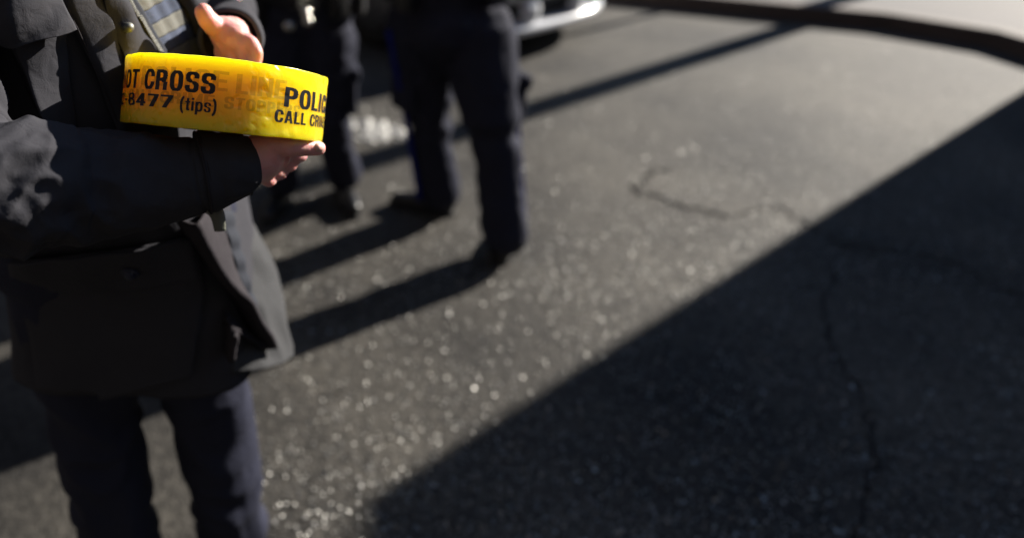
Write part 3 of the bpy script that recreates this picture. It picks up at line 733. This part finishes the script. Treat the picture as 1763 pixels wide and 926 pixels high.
# cuff: an outer band, open at the hand
def cuff_band(c0, c1, r0, r1, parent, m, wall=.004, name='cuff', n=60, squash=1.0):
    c0, c1 = Vector(c0), Vector(c1); t_ = (c1-c0).normalized(); a = t_.cross(Z).normalized(); b_ = t_.cross(a)
    prof = [(0, r0), (.15, r0+.0012), (.5, (r0+r1)/2+.001), (.93, r1+.001), (1.0, r1-.001), (1.0, r1-wall), (.5, (r0+r1)/2-wall), (0.05, r0-wall)]
    vs, fs = [], []
    for (s_, r) in prof:
        for j in range(n):
            an = 2*math.pi*j/n; q = c0.lerp(c1, s_) + (a*math.cos(an) + b_*math.sin(an)*squash)*(r + .0012*noise.noise(Vector((math.cos(an)*2, math.sin(an)*2, s_*3))))
            vs.append(q)
    k = len(prof)
    for i in range(k-1):
        for j in range(n): fs.append((i*n+j, i*n+(j+1) % n, (i+1)*n+(j+1) % n, (i+1)*n+j))
    return obj(name, vs, fs, m, parent)
cuff_band(P(346, 298, .765), P(427, 281, .78), .0462, .0350, slv, M['jacket'])
ca, cb = P(346, 298, .765), P(427, 281, .78); cn = (cb-ca).normalized()
v, f = merge([torus_geo(ca+cn*.002, cn, .0468, .0016, 60), torus_geo(ca+cn*.006, cn, .0462, .0008, 60), torus_geo(ca.lerp(cb, .93), cn, .0368, .0009, 60)]); obj('seam', v, f, M['jacket_edge'], slv)
# far arm: upper arm and forearm coming round from behind, cuff open towards the camera
v, f = tube_geo([Vector(q[:3]) for q in spline([tuple(P(300, -190, 1.12)), tuple(P(365, -70, 1.16)), tuple(P(388, 15, 1.15)), tuple(P(394, 50, 1.04)), tuple(P(400, 60, .955))], 60)],
                [k[0] for k in spline([(.07,), (.058,), (.050,), (.044,), (.038,)], 60)], 60)
fa = obj('sleeve', v, f, M['jacket'], ME); wrinkle(fa, lambda c: .008*(fold(c, 13, 5)-.5))
cuff_band(P(402, 64, .975), P(396, 70, .915), .0435, .0430, fa, M['jacket'], wall=.006)

# body: head, neck, core, legs, arms and both hands as one skin
hc = Vector((-.395, .975, 1.70)) + Fd*.02
caps = head_caps(hc, Fd)
caps += [((-.41, .965, 1.58), .055, (-.41, .965, 1.5), .06), ((-.40, .96, 1.42), .09, (-.375, .96, .95), .11)]
hipR, hipL = Vector((-.46, .93, .90)), Vector((-.30, .97, .90)); knR, knL = Vector((-.47, .91, .50)), Vector((-.27, .97, .50)); anR, anL = Vector((-.48, .92, .09)), Vector((-.26, 1.0, .09))
caps += [(hipR, .08, knR, .052), (knR, .05, anR, .036), (hipL, .08, knL, .052), (knL, .05, anL, .036)]
caps += [(P(-150, -20, .81), .040, P(-95, 285, .735), .036), (P(-95, 285, .735), .036, P(300, 300, .765), .030), (P(300, 300, .765), .030, P(425, 280, .775), .028)]
caps += [(P(300, -190, 1.12), .045, P(388, 15, 1.15), .038), (P(388, 15, 1.15), .038, P(400, 64, .95), .027)]
# near hand, palm up under the roll: thumb along the lower rim, four fingers curling beyond and beneath
q = lambda x, y, d: P(x, y, d)
caps += [(q(415, 278, .772), .026, q(450, 270, .785), .027), (q(440, 260, .772), .0185, q(462, 262, .78), .020), (q(434, 294, .785), .018, q(455, 288, .80), .018),
         (q(450, 262, .785), .021, q(478, 262, .80), .017), (q(455, 280, .79), .017, q(480, 272, .80), .014)]
caps += finger([q(462, 252, .772), q(500, 251, .775), q(530, 254, .785), q(549, 256, .795)], .0140, .0088)
caps += finger([q(470, 266, .80), q(498, 264, .825), q(517, 268, .84), q(520, 262, .86)], .0115, .0080)
caps += finger([q(462, 275, .80), q(484, 280, .825), q(500, 284, .838), q(504, 276, .86)], .0115, .0080)
caps += finger([q(452, 285, .80), q(470, 293, .82), q(483, 298, .832), q(490, 290, .855)], .0108, .0075)
caps += finger([q(442, 295, .79), q(455, 306, .81), q(464, 312, .82), q(474, 304, .84)], .0095, .0068)
# far hand: out of its cuff, thumb raised, fingers dipping behind the roll
caps += [(q(402, 64, .955), .027, q(396, 62, .90), .026), (q(384, 50, .885), .017, q(405, 66, .88), .020), (q(398, 58, .89), .019, q(422, 80, .875), .015), (q(380, 60, .895), .016, q(400, 84, .89), .017)]
caps += finger([q(378, 52, .885), q(367, 44, .872), q(357, 34, .862), q(350, 21, .858)], .0150, .0112)
caps += finger([q(412, 64, .880), q(432, 74, .866), q(442, 92, .862), q(439, 114, .866)], .0104, .0078)
caps += finger([q(402, 76, .882), q(418, 88, .872), q(424, 108, .874), q(416, 130, .882)], .0098, .0078)
caps += finger([q(390, 84, .890), q(401, 100, .884), q(404, 120, .888), q(396, 138, .895)], .0095, .0075)
caps += finger([q(378, 88, .900), q(383, 106, .900), q(383, 122, .903), q(376, 134, .908)], .0085, .0066)
body = blob('body', caps, .0025, M['skin'], ME, smooth=3, wr=lambda c: .0006*(fold(c, 60, 3)-.5) if c.z > 1.1 else 0)
head_extras(hc, Fd, body)
# thumb nail
v, f = cap_geo(q(546, 254, .783), .0052, q(551, 255.5, .787), .0045, 12); nl = obj('nail', v, f, M['nail'], body)
# trousers and boots
caps = [(hipR+Z*.05, .13, hipL+Z*.05, .13)]
for h, k, a in ((hipR, knR, anR), (hipL, knL, anL)):
    caps += [(h, .11, k, .078), (k, .078, a+Z*.02, .078)]
blob('trousers', caps, .009, M['trouser'], ME, smooth=5, wr=lambda c: .012*(fold(c, 9, 1)-.5))
for a in (anR, anL):
    g = Vector((a.x, a.y, 0))
    blob('boot', [(a+Z*.02, .052, g+Z*.05-Fd*.02, .047), (g-Fd*.035+Z*.036, .036, g+Fd*.10+Z*.036, .04), (g+Fd*.10+Z*.036, .042, g+Fd*.185+Z*.034, .032)], .006, M['boot'], ME, smooth=5)

# ------------------------------------------------------------------ the roll of tape
RR, RH = .1195, .0765
def c2w(v): return Vector((1, 0, 0))*v[0] + UP*v[1] - FW*v[2]
RC = EYE + c2w((-.1475, .05614, -.82)); RA = c2w((.09848, .99513, .00519)).normalized()
toc = (EYE-RC); E2 = (toc - RA*toc.dot(RA)).normalized(); E1 = E2.cross(RA).normalized()
if E1.x < 0: E1 = -E1
roll = thing('tape_roll', 'wide roll of yellow barrier tape with black lettering held in two bare hands', 'tape roll', RC - RA*RH/2)
def cyl(phi, h, r): return RC + RA*h + (E2*math.cos(phi) + E1*math.sin(phi))*r
def roll_bump(ph, h):
    c, s_ = math.cos(ph), math.sin(ph); q_ = Vector((c*3.2, s_*3.2, h*30))
    mk = max(0, min(1, (noise.noise(Vector((c*2.1+4, s_*2.1, h*14)))+.12)*3.2))
    dent = max(0, noise.noise(Vector((c*17, s_*17, h*150)))-.12)
    return (.0006*noise.noise(q_) + .0003*noise.noise(q_*4) - .0020*mk*dent + .0004*mk*noise.noise(Vector((c*9, s_*9, h*60)))
            + .0004*sn(h*260+3*noise.noise(Vector((ph, 0, 0))))*max(0, h/RH*2)**2)
def film():
    n = 900; vs, fs = [], []
    prof = []
    for i in range(15):                         # upper face: wraps slightly out of step
        r = .048 + (RR-.0015-.048)*i/14; prof.append((r, RH/2 - .0006*(i % 2) - .0008*abs(sn(i*1.7))))
    prof += [(RR-.0007, RH/2-.0002), (RR-.0002, RH/2-.0008)]
    for i in range(1, 90): prof.append((RR, RH/2 - .0008 - (RH-.0016)*i/90))
    prof += [(RR-.0002, -RH/2+.0008), (RR-.0007, -RH/2+.0002)]
    for i in range(15): r = RR-.0015 - (RR-.0015-.048)*i/14; prof.append((r, -RH/2 + .0006*(i % 2)))
    k = len(prof)
    for (r, h) in prof:
        for j in range(n):
            ph = 2*math.pi*j/n; d = 0; dh = 0
            if r > RR-.002:
                d = roll_bump(ph, h)
                dh = .0007*noise.noise(Vector((math.cos(ph)*6, math.sin(ph)*6, 1)))
            vs.append(cyl(ph, h+dh, r+d))
    for i in range(k):
        for j in range(n): fs.append((i*n+j, i*n+(j+1) % n, ((i+1) % k)*n+(j+1) % n, ((i+1) % k)*n+j))
    return obj('film', vs, fs, M['film'], roll)
fl = film()
v, f = [], []
for (r, h) in ((.0475, -RH/2-.001), (.0475, RH/2+.001), (.043, RH/2+.001), (.043, -RH/2-.001)):
    for j in range(64): v.append(cyl(2*math.pi*j/64, h, r))
obj('core', v, [(i*64+j, i*64+(j+1) % 64, ((i+1) % 4)*64+(j+1) % 64, ((i+1) % 4)*64+j) for i in range(4) for j in range(64)], M['core'], roll)

# condensed bold grotesque, drawn on a fine grid: every glyph is a test on (x, y), cap height 1
T_ = .205
def g_rect(x0, y0, x1, y1): return lambda x, y: (x >= x0) & (x <= x1) & (y >= y0) & (y <= y1)
def g_ell(cx, cy, rx, ry, n=2.7): return lambda x, y: (np.abs((x-cx)/rx)**n + np.abs((y-cy)/ry)**n) <= 1
def g_ring(cx, cy, rx, ry, t=T_, n=2.7): o, i_ = g_ell(cx, cy, rx, ry, n), g_ell(cx, cy, rx-t, ry-t*.78, 2.4); return lambda x, y: o(x, y) & ~i_(x, y)
def g_seg(x0, y0, x1, y1, t=T_):
    L = math.hypot(x1-x0, y1-y0); ux, uy = (x1-x0)/L, (y1-y0)/L
    return lambda x, y: (np.abs((x-x0)*uy - (y-y0)*ux) <= t/2) & ((x-x0)*ux+(y-y0)*uy >= -.03) & ((x-x0)*ux+(y-y0)*uy <= L+.03)
def U(*f): return lambda x, y: np.logical_or.reduce([q(x, y) for q in f])
def A_(*f): return lambda x, y: np.logical_and.reduce([q(x, y) for q in f])
def Nt(f): return lambda x, y: ~f(x, y)
T = T_; FULL = g_rect(-1, 0, 3, 1)
def gl_S(w): return U(A_(g_ring(w/2, .735, w/2, .275), Nt(A_(g_rect(w*.5, .30, 2, .68)))), A_(g_ring(w/2, .272, w/2, .282), Nt(g_rect(-1, .33, w*.5, .8))))
GL = {
 'O': (.60, g_ring(.30, .5, .30, .51)), '0': (.52, g_ring(.26, .5, .26, .51, .17)),
 'D': (.60, U(g_rect(0, 0, T, 1), A_(g_ring(.22, .5, .38, .5), g_rect(.18, 0, 2, 1)), A_(g_rect(0, 0, .25, 1), U(g_rect(0, 0, 1, .16), g_rect(0, .84, 1, 1))))),
 'C': (.58, A_(g_ring(.30, .5, .30, .51), Nt(g_rect(.33, .38, 2, .63)))),
 'N': (.62, U(g_rect(0, 0, T*.92, 1), g_rect(.62-T*.92, 0, .62, 1), A_(g_seg(.09, .98, .53, .02, .2), FULL))),
 'T': (.56, U(g_rect(0, .83, .56, 1), g_rect(.28-T/2, 0, .28+T/2, 1))),
 'R': (.61, U(g_rect(0, 0, T, 1), A_(g_ring(.24, .72, .34, .28), g_rect(.2, .4, 2, 1)), A_(g_rect(0, 0, .28, 1), U(g_rect(0, .84, 1, 1), g_rect(0, .44, 1, .60))), g_rect(.38, 0, .59, .42), g_rect(.30, .38, .50, .52))),
 'P': (.58, U(g_rect(0, 0, T, 1), A_(g_ring(.22, .70, .36, .30), g_rect(.2, .38, 2, 1)), A_(g_rect(0, 0, .26, 1), U(g_rect(0, .84, 1, 1), g_rect(0, .40, 1, .56))))),
 'L': (.48, U(g_rect(0, 0, T, 1), g_rect(0, 0, .48, .17))), 'I': (.21, g_rect(0, 0, T, 1)),
 'E': (.52, U(g_rect(0, 0, T, 1), g_rect(0, 0, .52, .17), g_rect(0, .83, .52, 1), g_rect(0, .43, .48, .59))),
 'A': (.64, A_(FULL, U(g_seg(.10, 0, .30, 1, .19), g_seg(.54, 0, .34, 1, .19), g_rect(.15, .2, .49, .35)))),
 'M': (.78, A_(FULL, U(g_rect(0, 0, .18, 1), g_rect(.60, 0, .78, 1), g_seg(.10, 1, .37, .08, .16), g_seg(.68, 1, .41, .08, .16)))),
 'S': (.57, gl_S(.57)),
 '2': (.52, U(A_(g_ring(.26, .70, .26, .31, .17), Nt(g_rect(-1, -1, .26, .66)), Nt(g_rect(-1, -1, 2, .56))), A_(g_seg(.40, .58, .10, .08, .18), g_rect(-1, .0, .50, .62)), g_rect(0, 0, .52, .16))),
 '4': (.55, U(g_rect(.27, 0, .45, 1), g_rect(0, .2, .55, .36), A_(g_seg(.08, .24, .36, .98, .15), g_rect(0, .2, .45, 1)))),
 '7': (.50, U(g_rect(0, .83, .50, 1), A_(FULL, g_seg(.17, -.05, .42, .92, .18)))),
 '8': (.54, U(g_ring(.27, .745, .245, .265, .165), g_ring(.27, .275, .27, .285, .17))),
 '1': (.34, U(g_rect(.14, 0, .33, 1), g_rect(0, .70, .2, .84))), '-': (.30, g_rect(0, .36, .30, .52)),
 '(': (.28, A_(g_ring(.45, .42, .45, .72, .17), g_rect(-1, -.25, .28, 1.08))), ')': (.28, A_(g_ring(-.17, .42, .45, .72, .17), g_rect(0, -.25, 2, 1.08))),
 't': (.36, U(g_rect(.08, .12, .27, .95), g_rect(0, .60, .36, .73), A_(g_ring(.27, .16, .19, .17, .17), g_rect(.08, -1, .34, .2)))),
 'i': (.20, U(g_rect(0, 0, .19, .73), g_rect(0, .84, .19, 1))),
 'p': (.52, U(g_rect(0, -.25, .19, .73), g_ring(.27, .365, .25, .38, .17))),
 's': (.48, (lambda f: (lambda x, y: f(x*1.15, y*1.33)))(U(A_(g_ring(.27, .735, .27, .275, .19), Nt(g_rect(.27, .30, 2, .68))), A_(g_ring(.27, .272, .27, .282, .19), Nt(g_rect(-1, .33, .27, .8)))))),
 ' ': (.22, lambda x, y: x > 99)}
def word(s, a0, a1, hc_, hh, lift):
    """letters wrapped on the roll from angle a0 to a1 (degrees), centred at height hc_, hh tall"""
    gap = .085; adv = [GL[c][0] for c in s]; tot = sum(adv) + gap*(len(s)-1); step = 1/44
    vs, fs, ids = [], [], {}
    x_off = 0
    for c, w in zip(s, adv):
        nx, y0 = int(w/step)+1, -12; ny = 50
        X, Y = np.meshgrid((np.arange(nx)+.5)*step, (np.arange(y0, ny)+.5)*step, indexing='ij')
        mk = GL[c][1](X, Y) & (X <= w)
        for i, j in zip(*np.nonzero(mk)):
            q4 = []
            for (di, dj) in ((0, 0), (1, 0), (1, 1), (0, 1)):
                key = (round(x_off/step*50), i+di, j+dj)
                if key not in ids:
                    gx, gy = x_off + (i+di)*step, (j+dj+y0)*step
                    ph = R_(a0 + (a1-a0)*gx/tot); h = hc_ + (gy-.5)*hh
                    ids[key] = len(vs); vs.append(cyl(ph, h, RR + lift + roll_bump(ph, h)))
                q4.append(ids[key])
            fs.append(tuple(q4))
        x_off += w + gap
    return vs, fs
hf = lambda fr: RH*(.5-fr)
def letter_block(a, sh, ghost=False):
    L = [("DO", a-29, a-7, hf(.37+sh), .0205), ("NOT", a+7, a+32, hf(.37+sh), .0205), ("CROSS", a+37, a+78, hf(.37+sh), .0215),
         ("800-222-8477", a-44, a+57, hf(.66+sh), .0135), ("(tips)", a+61, a+79.5, hf(.67+sh), .0135)]
    return L
inkw = letter_block(-84, 0) + [("POLICE", 30.5, 84, hf(.42), .0215), ("LINE", 91, 124, hf(.42), .0215), ("CALL CRIME STOPPERS", 25.5, 131, hf(.70), .0135)]
v, f = merge([word(s, a0, a1, h, hh, .00050) for s, a0, a1, h, hh in inkw]); obj('lettering', v, f, M['ink'], roll, smooth=True, fix=False)
gw = [("POLICE", -50, 0, hf(.32), .0205), ("LINE", 4, 31, hf(.33), .0205), ("CALL CRIME", -62, -6, hf(.60), .0125), ("STOPPERS", -1, 42, hf(.60), .0125)]
v, f = merge([word(s, a0, a1, h, hh, .00028) for s, a0, a1, h, hh in gw]); obj('faint_lettering', v, f, M['ghost'], roll, smooth=True, fix=False)
